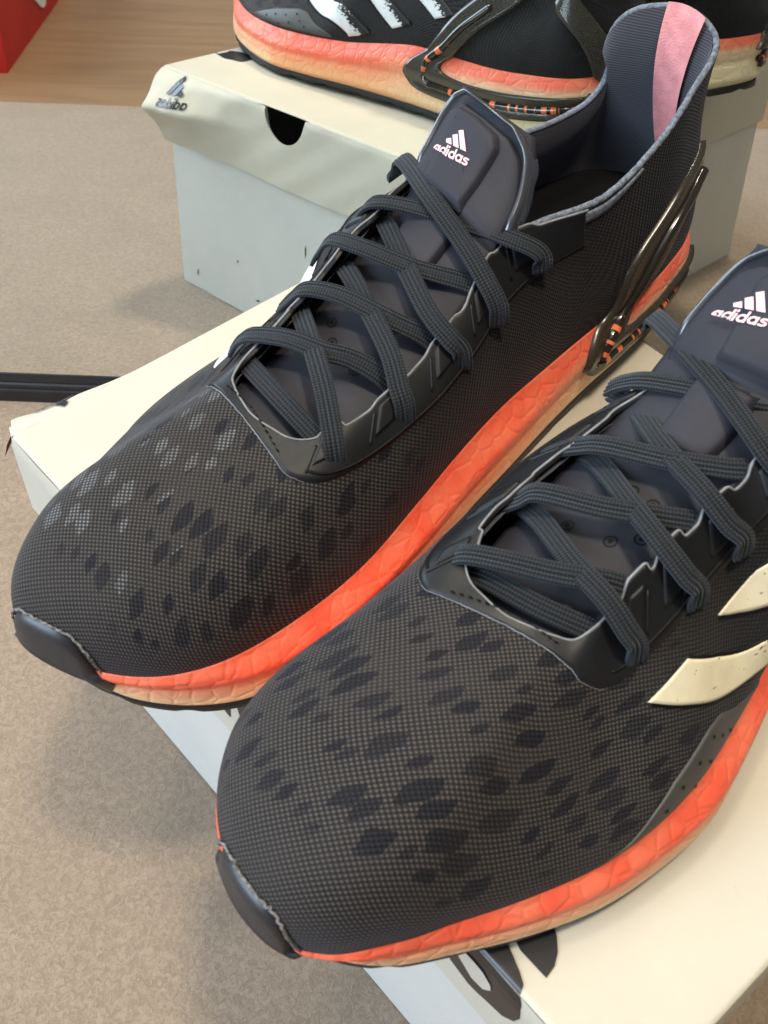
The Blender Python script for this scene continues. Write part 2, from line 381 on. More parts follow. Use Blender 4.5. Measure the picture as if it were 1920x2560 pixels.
def resample(P, n):
    P = np.asarray(P, float); d = np.r_[0, np.cumsum(np.linalg.norm(np.diff(P, axis=0), axis=1))]; t = np.linspace(0, d[-1], n)
    return np.stack([np.interp(t, d, P[:, i]) for i in range(P.shape[1])], 1)

def spline(P, n):
    """Catmull-Rom through points, n samples even in length"""
    P = np.asarray(P, float); Q = np.vstack([2*P[0]-P[1], P, 2*P[-1]-P[-2]]); out = []
    for i in range(1, len(Q)-2):
        t = np.linspace(0, 1, 24, endpoint=False)[:, None]; a, b, c, d = Q[i-1], Q[i], Q[i+1], Q[i+2]
        out.append(.5*(2*b+(c-a)*t+(2*a-5*b+4*c-d)*t*t+(3*b-a-3*c+d)*t**3))
    return resample(np.vstack(out+[P[-1:]]), n)

def frames(P, up):
    T = np.gradient(P, axis=0); T /= np.linalg.norm(T, axis=1, keepdims=True)+1e-12
    up = np.broadcast_to(np.asarray(up, float), P.shape); S = np.cross(T, up); S /= np.linalg.norm(S, axis=1, keepdims=True)+1e-12
    return T, S, np.cross(S, T)

def tube_geo(P, r, n=8, up=(0.1, 0.05, 1), caps=True, flat=1.0, base=0):
    P = np.asarray(P, float); T, S, N = frames(P, up); a = np.linspace(0, 2*np.pi, n, endpoint=False); r = np.broadcast_to(np.asarray(r, float), (len(P),))
    V = P[:, None]+r[:, None, None]*(np.cos(a)[None, :, None]*S[:, None]+flat*np.sin(a)[None, :, None]*N[:, None])
    F = gridf(len(P), n, False, True, base)
    if caps: F += [tuple(base+i for i in range(n)), tuple(base+(len(P)-1)*n+i for i in reversed(range(n)))]
    d = np.r_[0, np.cumsum(np.linalg.norm(np.diff(P, axis=0), axis=1))]
    uv = np.stack(np.broadcast_arrays(d[:, None], (a/(2*np.pi))[None]), -1).reshape(-1, 2)
    return V.reshape(-1, 3), F, uv

BOX_A = np.array([-.08321724, -.15526997, 0.0]); BU = np.array([.72767028, .68592708, 0]); BV = np.array([.68592708, -.72767028, 0])
BH, BL, BW, LIDH = .138776, .2260, .312, .0430
def boxpt(s, t, z): return BOX_A + BU*s + BV*t + np.array([0, 0, z])

# ---------------------------------------------------------------- room
def sheet(name, x0, x1, y0, y1, z, mat, label, cat=None):
    n = 2; o = mesh(name, [(x0, y0, z), (x1, y0, z), (x1, y1, z), (x0, y1, z)], [(0, 1, 2, 3)], mat, smooth=False)
    tag(o, kind='structure'); return o
def slab(name, x0, x1, y0, y1, z0, z1, mat):
    V = [(x, y, z) for z in (z0, z1) for x, y in ((x0, y0), (x1, y0), (x1, y1), (x0, y1))]
    o = mesh(name, V, [(3, 2, 1, 0), (4, 5, 6, 7), (0, 1, 5, 4), (1, 2, 6, 5), (2, 3, 7, 6), (3, 0, 4, 7)], mat, smooth=False); tag(o, kind='structure'); return o
slab('carpet', -2.0, 2.0, -.497, .26, -.006, 0.0, 'carpet')
slab('wood_floor', -3.0, 3.0, -3.5, .26, -.05, -.0065, 'wood')
slab('wall', -3.0, 3.0, .262, .30, -.05, 2.6, 'wall')

# ---------------------------------------------------------------- leaning mirror
TILT = math.radians(6.8)
mir = empty('leaning_mirror', Matrix.Translation((.15, -.0016, 0)) @ Matrix.Rotation(-TILT, 4, 'X'))
tag(mir, 'black framed floor mirror leaning back behind the shoebox', 'mirror')
MW, MHt = 1.5, 1.55
mesh('glass', [(-MW/2+.005, 0, .004), (MW/2-.005, 0, .004), (MW/2-.005, 0, MHt-.004), (-MW/2+.005, 0, MHt-.004)], [(0, 1, 2, 3)], 'mirror', mir, smooth=False)
mesh('backing', [(-MW/2, .006, .0), (MW/2, .006, .0), (MW/2, .006, MHt), (-MW/2, .006, MHt)], [(3, 2, 1, 0)], 'frame', mir, smooth=False)
prof = np.array([1, 1])*np.array([(.006, 0), (-.0050, 0), (-.0055, .0005), (-.0055, .0078), (-.0048, .0086), (-.0040, .0088), (-.0034, .0094), (-.0046, .0104), (-.0052, .0116), (-.0046, .0128), (-.0034, .0136), (-.0028, .0138), (-.0028, .0143), (-.0036, .0150), (-.0014, .0198), (.006, .0198)]); prof[:, 0] = np.where(prof[:, 0] < 0, prof[:, 0]*.45, prof[:, 0]); prof[:, 1] *= .90
def frame_bar(axis):
    V = []
    L = MW if axis in 'bt' else MHt
    for e in (0, 1):
        for (yy, zz) in prof:
            a = (zz if e == 0 else L-zz)                       # mitred ends
            if axis == 'b': V.append((-MW/2+a, yy, zz))
            elif axis == 't': V.append((-MW/2+a, yy, MHt-zz))
            elif axis == 'l': V.append((-MW/2+zz, yy, a))
            else: V.append((MW/2-zz, yy, a))
    n = len(prof); F = [(i, i+1, n+i+1, n+i) for i in range(n-1)]
    return mesh('frame_bar', V, F, 'frame', mir, smooth=False, flip=axis in 'tl')
for ax in 'btlr': frame_bar(ax)

# ---------------------------------------------------------------- red box seen in the mirror
d = np.array([-.019, -.254]); d /= np.linalg.norm(d); nrm = np.array([d[1], -d[0]])
if nrm[0] > 0: nrm = -nrm
rb = empty('red_shoebox', Matrix(((nrm[0], d[0], 0, -.327), (nrm[1], d[1], 0, -.598), (0, 0, 1, -.0065), (0, 0, 0, 1))))
tag(rb, 'red shoebox with a white mark standing on the wooden floor', 'shoebox')
def boxgeo(x0, x1, y0, y1, z0, z1, open_=''):
    V = [(x, y, z) for z in (z0, z1) for x, y in ((x0, y0), (x1, y0), (x1, y1), (x0, y1))]
    F = [(3, 2, 1, 0), (4, 5, 6, 7), (0, 1, 5, 4), (1, 2, 6, 5), (2, 3, 7, 6), (3, 0, 4, 7)]
    if 't' in open_: F.pop(1)
    if 'b' in open_: F.pop(0)
    return V, F
fl = np.linalg.det(np.array([[nrm[0], d[0]], [nrm[1], d[1]]])) < 0
mesh('box_body', *boxgeo(.001, .21, .001, .329, 0, .09), 'red', rb, smooth=False, flip=fl)
mesh('box_lid', *boxgeo(0, .212, 0, .331, .088, .125), 'red', rb, smooth=False, flip=fl)
sw = np.array([(.128, .040), (.150, .026), (.176, .012), (.192, .0068), (.204, .008), (.215, .020), (.221, .034), (.212, .032), (.200, .0255), (.186, .0258), (.160, .034)])
mesh('swoosh_mark', [(-.0004, a, b+.0065) for a, b in sw], [tuple(range(len(sw)))], 'white', rb, smooth=False, flip=not fl)

# ---------------------------------------------------------------- lettering: geometric lower case
def arc(c, r0, r1, a0, a1, n):
    t = np.linspace(a0, a1, n); V = []
    for q in t: V += [(c[0]+r0*math.cos(q), c[1]+r0*math.sin(q)), (c[0]+r1*math.cos(q), c[1]+r1*math.sin(q))]
    return V, [(2*i, 2*i+1, 2*i+3, 2*i+2) for i in range(n-1)]
def rect(x0, y0, x1, y1, n=4):
    V = []
    for i in range(n+1):
        y = y0+(y1-y0)*i/n; V += [(x0, y), (x1, y)]
    return V, [(2*i, 2*i+1, 2*i+3, 2*i+2) for i in range(n)]
def stroke(P, w):
    P = np.array(P, float); T = np.gradient(P, axis=0); T /= np.linalg.norm(T, axis=1, keepdims=True); N = np.stack([-T[:, 1], T[:, 0]], 1)
    V = []
    for p, q in zip(P, N): V += [tuple(p-q*w/2), tuple(p+q*w/2)]
    return V, [(2*i, 2*i+1, 2*i+3, 2*i+2) for i in range(len(P)-1)]
def wordmark():
    parts = []; x = 0.0; w = .25
    for ch in 'adidas':
        if ch in 'ad':
            parts += [arc((x+.5, .5), .5-w, .5, 0, 2*math.pi, 25), rect(x+1-w*.96, 0, x+1, 1.0 if ch == 'a' else 1.42)]; x += 1.11
        elif ch == 'i': parts += [rect(x, 0, x+w, .98), rect(x, 1.14, x+w, 1.42, 2)]; x += w+.11
        else:
            c = [(.80, .80), (.70, .865), (.45, .88), (.20, .83), (.135, .715), (.22, .59), (.42, .53), (.62, .47), (.72, .36), (.71, .22), (.56, .13), (.36, .115), (.14, .15), (.03, .22)]
            parts += [stroke(spline([(x+a, b) for a, b in c], 30), w*.93)]; x += .85
    for bx, L, yb in ((1.55, .50, 1.66), (2.72, 1.50, 1.66), (3.89, 2.55, 1.66)):
        ux, uy, wd = -.5, .866, .78; n = 6
        V = []
        for i in range(n+1):
            q = i/n; lft = np.array([bx+ux*L*q, yb+uy*L*q]); r = np.array([bx+wd/.866*1.0, yb]) if i == 0 else np.array([bx+wd*.866, yb+wd*.5]) + np.array([ux, uy])*L*q
            if i == 0: r = np.array([bx+wd/.866, yb])
            V += [tuple(lft), tuple(r)]
        parts.append((V, [(2*i, 2*i+1, 2*i+3, 2*i+2) for i in range(n)]))
    V, F = [], []
    for i_, (v, f) in enumerate(parts): F += [tuple(i+len(V) for i in q) for q in f]; V += [(p[0], p[1], (i_ % 3)*.00007) for p in v]
    return np.array(V), F, x

# ---------------------------------------------------------------- shoebox
sb = empty('shoebox', Matrix.Identity(4)); tag(sb, 'worn white shoebox with bulging torn lid corner under the two shoes', 'shoebox')
bm_ = .0016
Vb, Fb = boxgeo(bm_, BL-bm_, bm_, BW-bm_, 0.0005, BH-.002, 't'); Vi, Fi = boxgeo(bm_+.002, BL-bm_-.002, bm_+.002, BW-bm_-.002, .003, BH-.002, 't')
Vw = [tuple(boxpt(*p)) for p in Vb+Vi]
F_ = [tuple(reversed(f)) for f in Fb]+[tuple(i+8 for i in f) for f in Fi]
F_ = [f for k_, f in enumerate(F_) if k_ not in (1, 6)]           # the two plies of the wall that has the finger notch come next
HS1, HS2 = .0935, .1262; HC, HR = (HS1+HS2)/2, (HS2-HS1)/2
cb = np.unique(np.r_[np.linspace(bm_, HS1-.003, 8), np.linspace(HS1-.003, HS2+.003, 33), np.linspace(HS2+.003, BL-bm_, 8)]); n0 = len(Vw)
for tt_ in (bm_, bm_+.002):
    for s_ in cb:
        dz = 1.25*math.sqrt(max(0, (HR+.003)**2-(s_-HC)**2)); Vw += [tuple(boxpt(s_, tt_, .0005)), tuple(boxpt(s_, tt_, BH-.002-dz))]
m_ = len(cb)
for k_ in range(m_-1):
    a = n0+2*k_; c_ = n0+2*m_+2*k_; F_ += [(a, a+1, a+3, a+2), (c_, c_+2, c_+3, c_+1), (a+1, c_+1, c_+3, a+3)]
mesh('box_body', Vw, F_, 'body', sb, smooth=False)
lid = None
def sag(s, t): return -.0012*np.sin(np.pi*np.clip(s/BL, 0, 1))*np.sin(np.pi*np.clip(t/BW, 0, 1))
HS1, HS2 = .0935, .1262; HC, HR = (HS1+HS2)/2, (HS2-HS1)/2
def lidgrid(fn, nu, nv):
    u = np.linspace(0, 1, nu); v = np.linspace(0, 1, nv); return [tuple(fn(a, b)) for a in u for b in v], gridf(nu, nv)
def toppt(a, b):
    s, t = a*BL, b*BW
    e = 0
    if b < 1e-6 and HS1-.002 < s < HS2+.002: e = .0034+.0008*math.sin(s*900)
    w = .0007*math.sin(7*s/BL+3)*math.exp(-t/.03)
    dr = sum(.0011*max(0, 1-q/.0016)**2 for q in (s, t, BL-s, BW-t))
    return boxpt(s, t+e, BH+sag(s, t)-dr+.0006*math.sin(s*31+1)*math.sin(t*17+.5)*min(1, t/.02)*min(1, s/.02))
def edge_axis(L, n):        # finer rows at both rolled edges
    e = np.array([0, .0003, .0007, .0012, .0018])/L; return np.r_[e, np.linspace(.004/L, 1-.004/L, n), 1-e[::-1]]
av, bv = edge_axis(BL, 85), edge_axis(BW, 41)
V = [tuple(toppt(a, b_)) for a in av for b_ in bv]
lid = mesh('lid', V, gridf(len(av), len(bv)), 'lid', sb, smooth=True, flip=True)
def fshape(q):                # crushed ridge of the flap, q = depth below the fold
    a = min(max(q/.0175, 0), 1); c = min(max((q-.0175)/(LIDH-.0175), 0), 1)
    return (a**.85*(1-.10*math.sin(a*math.pi)) if q <= .0175 else 1-.86*(c**.9+.10*math.sin(c*math.pi)))
def corner_out(s, q):
    am = .0225*math.cos(math.pi/2*min(1, max(0, (s-.008)/.080)))**2
    return am*fshape(q)*(1+.03*math.sin(s*230)+.02*math.sin(s*410+q*200)) + .0002*math.sin(s*75)*min(1, q/.02) + .0002*math.sin(s*190+q*300)
def flap_pt(s, q):
    s2 = s+.0095*fshape(q)*math.exp(-max(s, 0)/.018)
    return boxpt(s2, -.0010*min(1, q/.003)-corner_out(s2, q), BH-q-.0011*max(0, 1-q/.004)+.0005*math.sin(s*38)*(q/LIDH))
cols = np.unique(np.r_[np.linspace(0, .06, 31), np.linspace(.06, BL, 70), np.linspace(HS1, HS2, 41), HS1-1e-4, HS2+1e-4])
V, F = [], []; nq = 22
for s in cols:
    q0 = math.sqrt(max(0, HR**2-(s-HC)**2))*1.06 if HS1 <= s <= HS2 else 0
    for j in range(nq): V.append(tuple(flap_pt(s, q0+(LIDH-q0)*j/(nq-1))))
F = gridf(len(cols), nq)
mesh('lid_side', V, F, 'lid', lid, flip=False)
# inner ply of that side, brown torn liner and a loose tab at the corner
V = [tuple(boxpt(s+.003, -.0004-.62*corner_out(s+.004, LIDH*.8*j), BH-.004-(LIDH*.8)*j)) for s in np.linspace(0, HS1-.006, 24) for j in np.linspace(0, 1, 12)]
mesh('inner_flap', V, gridf(24, 12), 'brown', lid)
V = [tuple(boxpt(-.0015+.012*a-.002*b, -.004-.014*a, BH-.008-.005*a-.005*b)) for a in np.linspace(0, 1, 8) for b in (0, 1)]
mesh('torn_tab', V, gridf(8, 2), 'brown', lid)
e_ = .0010
V, F = lidgrid(lambda a, b: boxpt(-e_*min(1, b*8)-.0003*math.sin(a*22), a*BW, BH-.0011-(LIDH-.0011)*b-.0008*math.sin(a*9)*b), 60, 10); mesh('lid_side', V, F, 'lid', lid)
V, F = lidgrid(lambda a, b: boxpt(BL+e_*min(1, b*8), a*BW, BH-LIDH*b), 30, 8); mesh('lid_side', V, F, 'lid', lid, flip=True)
V, F = lidgrid(lambda a, b: boxpt(a*BL, BW+e_*min(1, b*8), BH-LIDH*b), 30, 8); mesh('lid_side', V, F, 'lid', lid)
# printed lettering that wraps over the front edge of the lid
def wrap(s, t, lift):
    return boxpt(s, t, BH+float(sag(s, t))-.0011*max(0, 1-s/.0016)**2+.0006*math.sin(s*31+1)*math.sin(t*17+.5)*min(1, t/.02)*min(1, s/.02)+lift) if s >= 0 else boxpt(-e_*min(1, -min(s+.0011, 0)/LIDH*8)-.0003*math.sin(t/BW*22)-lift, t, BH+min(s, -.0011))
def clip_poly(P, keep):
    out = []
    for i in range(len(P)):
        a, b = P[i], P[(i+1) % len(P)]; ia, ib = keep*a[0] >= 0, keep*b[0] >= 0
        if ia: out.append(a)
        if ia != ib: q = a[0]/(a[0]-b[0]); out.append((0.0, a[1]+(b[1]-a[1])*q))
    return out
def tri_poly(P, lift, V, F):
    """fill a lettering outline piecewise in narrow slices across t so it follows the card"""
    import mathutils.geometry as mg
    for keep in (1, -1):
        Q = clip_poly(P, keep)
        if len(Q) < 3: continue
        for tr in mg.tessellate_polygon([[Vector((a, b, 0)) for a, b in Q]]):
            tri = [Q[i] for i in tr]; n = 5; base = len(V); idx = {}
            for i in range(n+1):
                for j in range(n+1-i):
                    k_ = n-i-j; s = (tri[0][0]*i+tri[1][0]*j+tri[2][0]*k_)/n; t = (tri[0][1]*i+tri[1][1]*j+tri[2][1]*k_)/n
                    s = max(s, 0) if keep > 0 else min(s, -1e-5); idx[i, j] = len(V); V.append(tuple(wrap(s, t, lift)))
            for i in range(n):
                for j in range(n-i):
                    F.append((idx[i, j], idx[i+1, j], idx[i, j+1]))
                    if j < n-i-1: F.append((idx[i+1, j], idx[i+1, j+1], idx[i, j+1]))
mm = lambda L: [(a/1000, b/1000) for a, b in L]
INK = [mm([(-25.8, 248), (-28.4, 255.8), (-27.4, 260), (-25.7, 263.4), (-23.3, 269.7), (-17.9, 273.6), (-12.0, 275.0), (-3.9, 274.0), (2.4, 271.1), (4.1, 268.0), (6.5, 262.0), (9, 252), (6, 240), (-12, 236)]),
       mm([(8.5, 263.9), (8.5, 273.9), (12.5, 273.2), (16.1, 271.1), (19.3, 267.7), (24, 258), (20, 246), (12, 252)]),
       mm([(-26.8, 130), (-29.1, 137.7), (-20.6, 138.4), (-5, 133), (20, 126), (40, 121), (38, 116), (0, 118)]),
       mm([(-8.5, 142.0), (-19.6, 144.2), (-24.5, 149.9), (-14.3, 154.3), (-8.9, 153.0), (-3, 153.4), (4.7, 157.9), (16.4, 157.2), (50, 150), (97.4, 148.4), (99.4, 146.8), (96.6, 135), (40, 136)]),
       mm([(-3, 40), (4, 37.5), (14, 35), (27, 38), (27, 50), (16, 52), (0, 47)])]
PAPER = [mm([(-17.2, 253.0), (-20.2, 256.8), (-19.0, 261.4), (-14.1, 264.0), (-10.7, 263.6), (-7.6, 260.0), (-7.2, 256.5), (-8, 250), (-13, 248)]), mm([(-12.5, 156), (-6.5, 152.6), (0, 155), (5, 159.5), (0, 165), (-8, 163)])]
inks = []
for Pp in INK:
    V, F = [], []; tri_poly(Pp, .00035, V, F); inks.append(mesh('lid_print', V, F, 'print', lid, smooth=False))
for Pp, par in zip(PAPER, (inks[0], inks[3])):
    V, F = [], []; tri_poly(Pp, .0007, V, F); mesh('letter_counter', V, F, 'lid', par, smooth=False)
LV, LF, LW = wordmark()
V = []
for x, y, lf_ in LV:
    s = .0375-.0235*x/LW; q = .0150-.0036*y+.0010*x/LW; e1, e2 = flap_pt(s, q), flap_pt(s, q+.001); e3 = flap_pt(s+.001, q)
    nn = np.cross(e2-e1, e3-e1); nn /= np.linalg.norm(nn)+1e-12; nn = nn if nn @ BV < 0 else -nn; V.append(tuple(e1+nn*(.0006+lf_)))
mesh('logo_print', V, LF, 'print', lid, smooth=False)
# scuffs on the body side that faces the mirror
V, F = [], []
for s, q, L, a in ((.018, .012, .006, 1.3), (.078, .014, .005, .3), (.123, .062, .009, 1.5), (.060, .034, .003, 1.0)):
    c = np.array([s, q]); dv = np.array([math.cos(a), math.sin(a)])*L/2; w = np.array([-math.sin(a), math.cos(a)])*.0006; b = len(V)
    for p in (c-dv, c-dv*.2-w, c+dv, c+dv*.3+w): V.append(tuple(boxpt(p[0], bm_-.0003, p[1])))
    mesh('scuff_mark', V[b:], [(0, 1, 2, 3)], 'groove', sb, smooth=False)
# ---------------------------------------------------------------- shoes
def hinge(xs, pts):
    pts = np.asarray(pts, float); return np.interp(xs, pts[:, 0], pts[:, 1])
EYE_OUT = np.array([(11.3, .86), (10.2, .78), (9., .765), (7.8, .77), (6.5, .752), (5.25, .738), (4.7, .765), (4.15, .83), (3.4, .895), (2.6, .94), (.75, .96), (-.6, .965), (-1.6, .938), (-2.3, .895), (-3.0, .83), (-3.5, .765), (-3.9, .72), (-4.45, .685), (-5.1, .655), (-5.7, .625), (-6.35, .59), (-7.35, .60), (-8.3, .64), (-9.2, .70), (-9.7, .75)])
_u = np.linspace(11.3, -9.7, 420); _h = np.interp(-_u, -EYE_OUT[:, 0], EYE_OUT[:, 1]); _k = np.exp(-np.linspace(-2, 2, 21)**2); _k /= _k.sum()
EYE_OUT = np.stack([_u, np.convolve(np.pad(_h, 10, 'edge'), _k, 'valid')], 1)
# the front edge of the eyestay is cut straight: solve h so that it lies on the chord between its two corners
_ca, _cb = surf(3.75, .875)[:2], surf(-2.45 % NR, .885)[:2]; _nv = np.array([-(_cb-_ca)[1], (_cb-_ca)[0]]); _nv /= np.linalg.norm(_nv)
_hs = np.linspace(.6, .99, 160)
for _i, _q in enumerate(EYE_OUT[:, 0]):
    if -2.45 < _q < 3.75:
        _d = np.abs((surf(_q % NR, _hs)[:, :2]-_ca) @ _nv); EYE_OUT[_i, 1] = _hs[np.argmin(_d)]
_k7 = np.ones(7)/7; EYE_OUT[:, 1] = np.convolve(np.pad(EYE_OUT[:, 1], 3, 'edge'), _k7, 'valid')
LAT_EYE = [5.5, 6.5, 7.75, 8.9, 10.4]; MED_EYE = [-3.55, -5.1, -6.5, -7.5, -8.55]
def notch(u):
    v = 0
    for c in LAT_EYE+MED_EYE: v = max(v, 1/(1+math.exp((abs(u-c)-.36)/.035)))
    return v
LACES = {
 'L': {
  'a': [(196,8,58), (200,1,64), (203,-22,66), (203,-39,63)],
  'b': [(199,11,61), (197,9,66), (195,4,71), (190,-8,75), (185,-20,75), (179,-27,73), (174,-36,69), (169,-45,60)],
  'c': [(171,11,66), (177,1,72), (187,-18,75), (195,-33,74), (202,-45,70), (204,-48.5,65.5)],
  'd': [(179,10,69), (177,7,74), (174,2,80), (168,-9,81), (161,-26,78), (154,-36,73), (149,-44,63)],
  'e': [(152,12,72), (157,1,79), (165,-20,79), (171,-36,77), (176,-46,73), (177,-49.5,68.5)],
  'f': [(158,17,74), (157,15,79), (155,11,85), (152,0,87), (143,-17,84), (130,-32,79), (124,-40,70)],
  'g': [(131,16,80), (136,6,85), (146,-16,84), (152,-33,81), (152,-43,77), (150,-46,72)],
  'h': [(140,17,81), (139,15,86), (137,10,92), (129,-1,92), (120,-16,90), (113,-31,89), (107,-37.5,83.5)],
  'i': [(110,30,79), (112,28,84), (113,23,91), (124,-2,95), (128,-23,90), (130,-36,84), (130,-42,77)]},
 'R': {
  'a': [(207,-44,57), (206,-36,63), (205,-16,65), (200,2,63)],
  'b': [(207,-46,62), (206,-42,68), (203,-32,71), (198,-17,73), (191,-4,73), (185,5,68), (180,12,62)],
  'c': [(175,-46,61), (182,-33,68), (192,-16,73), (197,-2,74), (199,7,69.5), (198,10,64)],
  'd': [(182,-45,65), (181,-41,70), (179,-36,75), (175,-18,79), (168,-5,79), (160,7,77), (155,14,70)],
  'e': [(149,-44,64), (156,-31,72), (169,-13,79), (176,1,80), (178,11,76), (176,14.5,70.5)],
  'f': [(158,-43,71), (157,-38,75), (156,-30,80), (153,-11,85), (147,2,86), (139,11,84), (134,18,77)],
  'g': [(126,-44,69), (133,-34,76), (149,-16,84), (158,2,86), (160,12,82), (158,16.5,77)],
  'h': [(129,-45,73), (129,-41,78), (129,-33,84), (127,-15,90), (121,0,91), (110,11,87)],
  'i': [(97,-50,75), (101,-47,82), (117,-29,91), (128,-11,93), (139,8,92), (138,15,84)]}}

def shoe(name, sgn, mat4, key, label, tongue_shift, logo, warp):
    root = empty(name, mat4); tag(root, label, 'running shoe', 'pair of running shoes')
    S = np.array([1, sgn, 1.0]); fl = sgn < 0
    def add(nm, V, F, mat, parent=root, **kw):
        fp = kw.pop('flip', False); return mesh(nm, warp(np.asarray(V, float).reshape(-1, 3))*S, F, mat, parent, flip=fp != fl, **kw)
    def T(a, b, dd=0.0):
        P = tongue(a, b, dd); a = np.asarray(a, float); w = np.clip((a-.35)/.65, 0, 1)[..., None]**1.3
        return P + w*np.asarray(tongue_shift)
    # ---- upper knit
    ns, nh = 300, 46; ss = np.linspace(0, NR, ns, endpoint=False); hh = np.linspace(-.02, 1.0, nh)
    SS, HH = np.meshgrid(ss, hh, indexing='ij'); P = surf(SS, np.maximum(HH, 0)); P[:, 0, 2] -= .003
    # slight sag folds of a worn forefoot
    cx = np.exp(-((P[..., 0]-.235)/.03)**2)
    # UV: plan position pushed out by the extra wall length
    PP = P[:, ::-1]; seg = np.linalg.norm(np.diff(PP, axis=1), axis=2); L = np.concatenate([np.zeros((ns, 1)), np.cumsum(seg, 1)], 1)[:, ::-1]
    hor = np.linalg.norm(P[..., :2]-P[:, -1:, :2], axis=2); ext = np.maximum(L-hor, 0)
    od = P[:, 0, :2]-P[:, -1, :2]; od = od/(np.linalg.norm(od, axis=1, keepdims=True)+1e-9)
    uv = P[..., :2]+od[:, None]*ext[..., None]
    x, y = P[..., 0], P[..., 1]; fore = np.clip((x-.165)/.05, 0, 1)
    medz = np.clip((-.02-y)/.01, 0, 1)*np.clip((x-.165)/.02, 0, 1)
    fore = np.maximum(fore, medz)
    vent = fore*np.clip((HH-.12)/.12, 0, 1)*np.clip((.295-x)/.02, 0, 1)
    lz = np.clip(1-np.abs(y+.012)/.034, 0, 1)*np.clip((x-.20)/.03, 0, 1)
    plain_sh = 1-np.clip((x-.15)/.065, 0, 1)  # plain rear knit, carried forward to paint in the shade by the throat
    F = gridf(ns, nh, True, False)
    up = add('upper', P.reshape(-1, 3), F, 'weaveA' if key == 'L' else 'weaveB', uv=uv.reshape(-1, 2), attrs={'vent': vent.ravel(), 'lightzone': lz.ravel(), 'plain_shade': plain_sh.ravel()})
    # ---- lining, insole
    hh2 = np.linspace(.02, 1.0, 26); S2, H2 = np.meshgrid(ss, hh2, indexing='ij'); Q = off(S2, H2, -.0026-.0012*np.sin(H2*np.pi))
    d2 = np.cumsum(np.linalg.norm(np.diff(np.vstack([Q[:, 13], Q[:1, 13]]), axis=0), axis=1))
    uv2 = np.stack([np.broadcast_to(d2[:, None], Q.shape[:2]), Q[..., 2]], -1)
    add('lining', Q.reshape(-1, 3), gridf(ns, 26, True, False), 'lining', uv=uv2.reshape(-1, 2), flip=True)
    B = crom(TAB, ss)[:, 2:5]; c = B.mean(0); I1 = B.copy(); I1[:, :2] = c[:2]+(B[:, :2]-c[:2])*.97; I1[:, 2] += .004; I2 = I1.copy(); I2[:, :2] = c[:2]+(B[:, :2]-c[:2])*.5; I2[:, 2] -= .006
    Vv = np.stack([I1, I2, np.broadcast_to(c+np.array([0, 0, -.004]), I1.shape)], 1)
    add('insole', Vv.reshape(-1, 3), gridf(ns, 3, True, False), 'insole', flip=True)
    # ---- midsole foam
    nf = 30; ff = np.linspace(0, 1, nf); SF, FF = np.meshgrid(ss, ff, indexing='ij'); P = foam(SF, FF)
    lip = B.copy(); lip[:, :2] = c[:2]+(B[:, :2]-c[:2])*.93; lip[:, 2] -= .002; P = np.concatenate([P, lip[:, None]], 1); FF = np.concatenate([FF, np.ones((ns, 1))], 1)
    x = P[..., 0]; heel = np.clip((.135-x)/.09, 0, 1)
    tt = np.clip((FF-.18)/.55, 0, 1); tt = tt*tt*(3-2*tt)
    coral = np.array([.86, .115, .055]); peach = np.array([.90, .43, .20]); cream = np.array([.86, .76, .48]); pink = np.array([.90, .22, .13])
    low = peach*(1-heel[..., None])+cream*heel[..., None]; low = np.where((x > .2)[..., None], low*.62+cream*.38, low)
    top = coral*(1-heel[..., None]*.35)+pink*(heel[..., None]*.35)
    tb = tt*(1-heel*np.clip((.86-FF)/.16, 0, 1)*.85); colr = low*(1-tb[..., None])+top*tb[..., None]
    add('midsole', P.reshape(-1, 3), gridf(ns, nf+1, True, False), 'foam', attrs={'Col': np.concatenate([colr, np.ones_like(colr[..., :1])], -1).reshape(-1, 4)})
    # ---- outsole with tread lugs
    ns2 = 600; s2 = np.linspace(0, NR, ns2, endpoint=False); zz = []
    base = foam(s2, 0.0, 0.0); arcl = np.r_[0, np.cumsum(np.linalg.norm(np.diff(base, axis=0), axis=1))]
    gap = ((arcl % .0235) < .0042)*1.0; gap = np.convolve(np.r_[gap[-2:], gap, gap[:2]], np.ones(5)/5, 'valid')
    zs = sole_z(base[:, 0]); o0 = foam(s2, 0.0, -.003); o1 = foam(s2, 0.0, .0012); o2 = foam(s2, 0., .0016)
    r0 = o1.copy(); r0[:, 2] = zs+.0045; r1 = o2.copy(); r1[:, 2] = zs+.0030; r2 = o2.copy(); r2[:, 2] = zs+.0010+gap*.0016; r3 = foam(s2, 0., -.0005); r3[:, 2] = zs+.0002+gap*.0022; r4 = base.copy(); r4[:, :2] = c[:2]+(base[:, :2]-c[:2])*.6; r4[:, 2] = zs+.0008
    add('outsole', np.stack([r0, r1, r2, r3, r4], 1).reshape(-1, 3), gridf(ns2, 5, True, False), 'rubber', flip=True)
    # ---- toe bumper
    cu = np.linspace(-1.06, .58, 40); w_ = 1-np.abs((cu+.24)/.82)**4
    ringp = []
    for j, (ww, dd) in enumerate(((-1.0, .0005), (-.95, .0018), (-.6, .0024), (-.2, .0023), (.0, .0020), (.13, .0016), (.18, .0010), (.19, -.0003))):
        top_ = np.where(ww > -.2, (ww+.2)*w_-.2, ww); ringp.append(side(cu % NR, top_, dd*np.minimum(1, w_*2.2+.04)))
    V = np.stack(ringp, 1); V[:, 0, 2] -= .002
    cap = add('toe_bumper', V.reshape(-1, 3), gridf(40, 8), 'cap')
    tw = side(np.linspace(-1.04, .56, 70) % NR, .192*(1-np.abs((np.linspace(-1.04, .56, 70)+.24)/.82)**4)-.003, .0006) + rng.normal(0, .00022, (70, 3))
    Vt, Ft, Ut = tube_geo(tw, .00042, 6); add('frayed_seam', Vt, Ft, 'fray', cap)
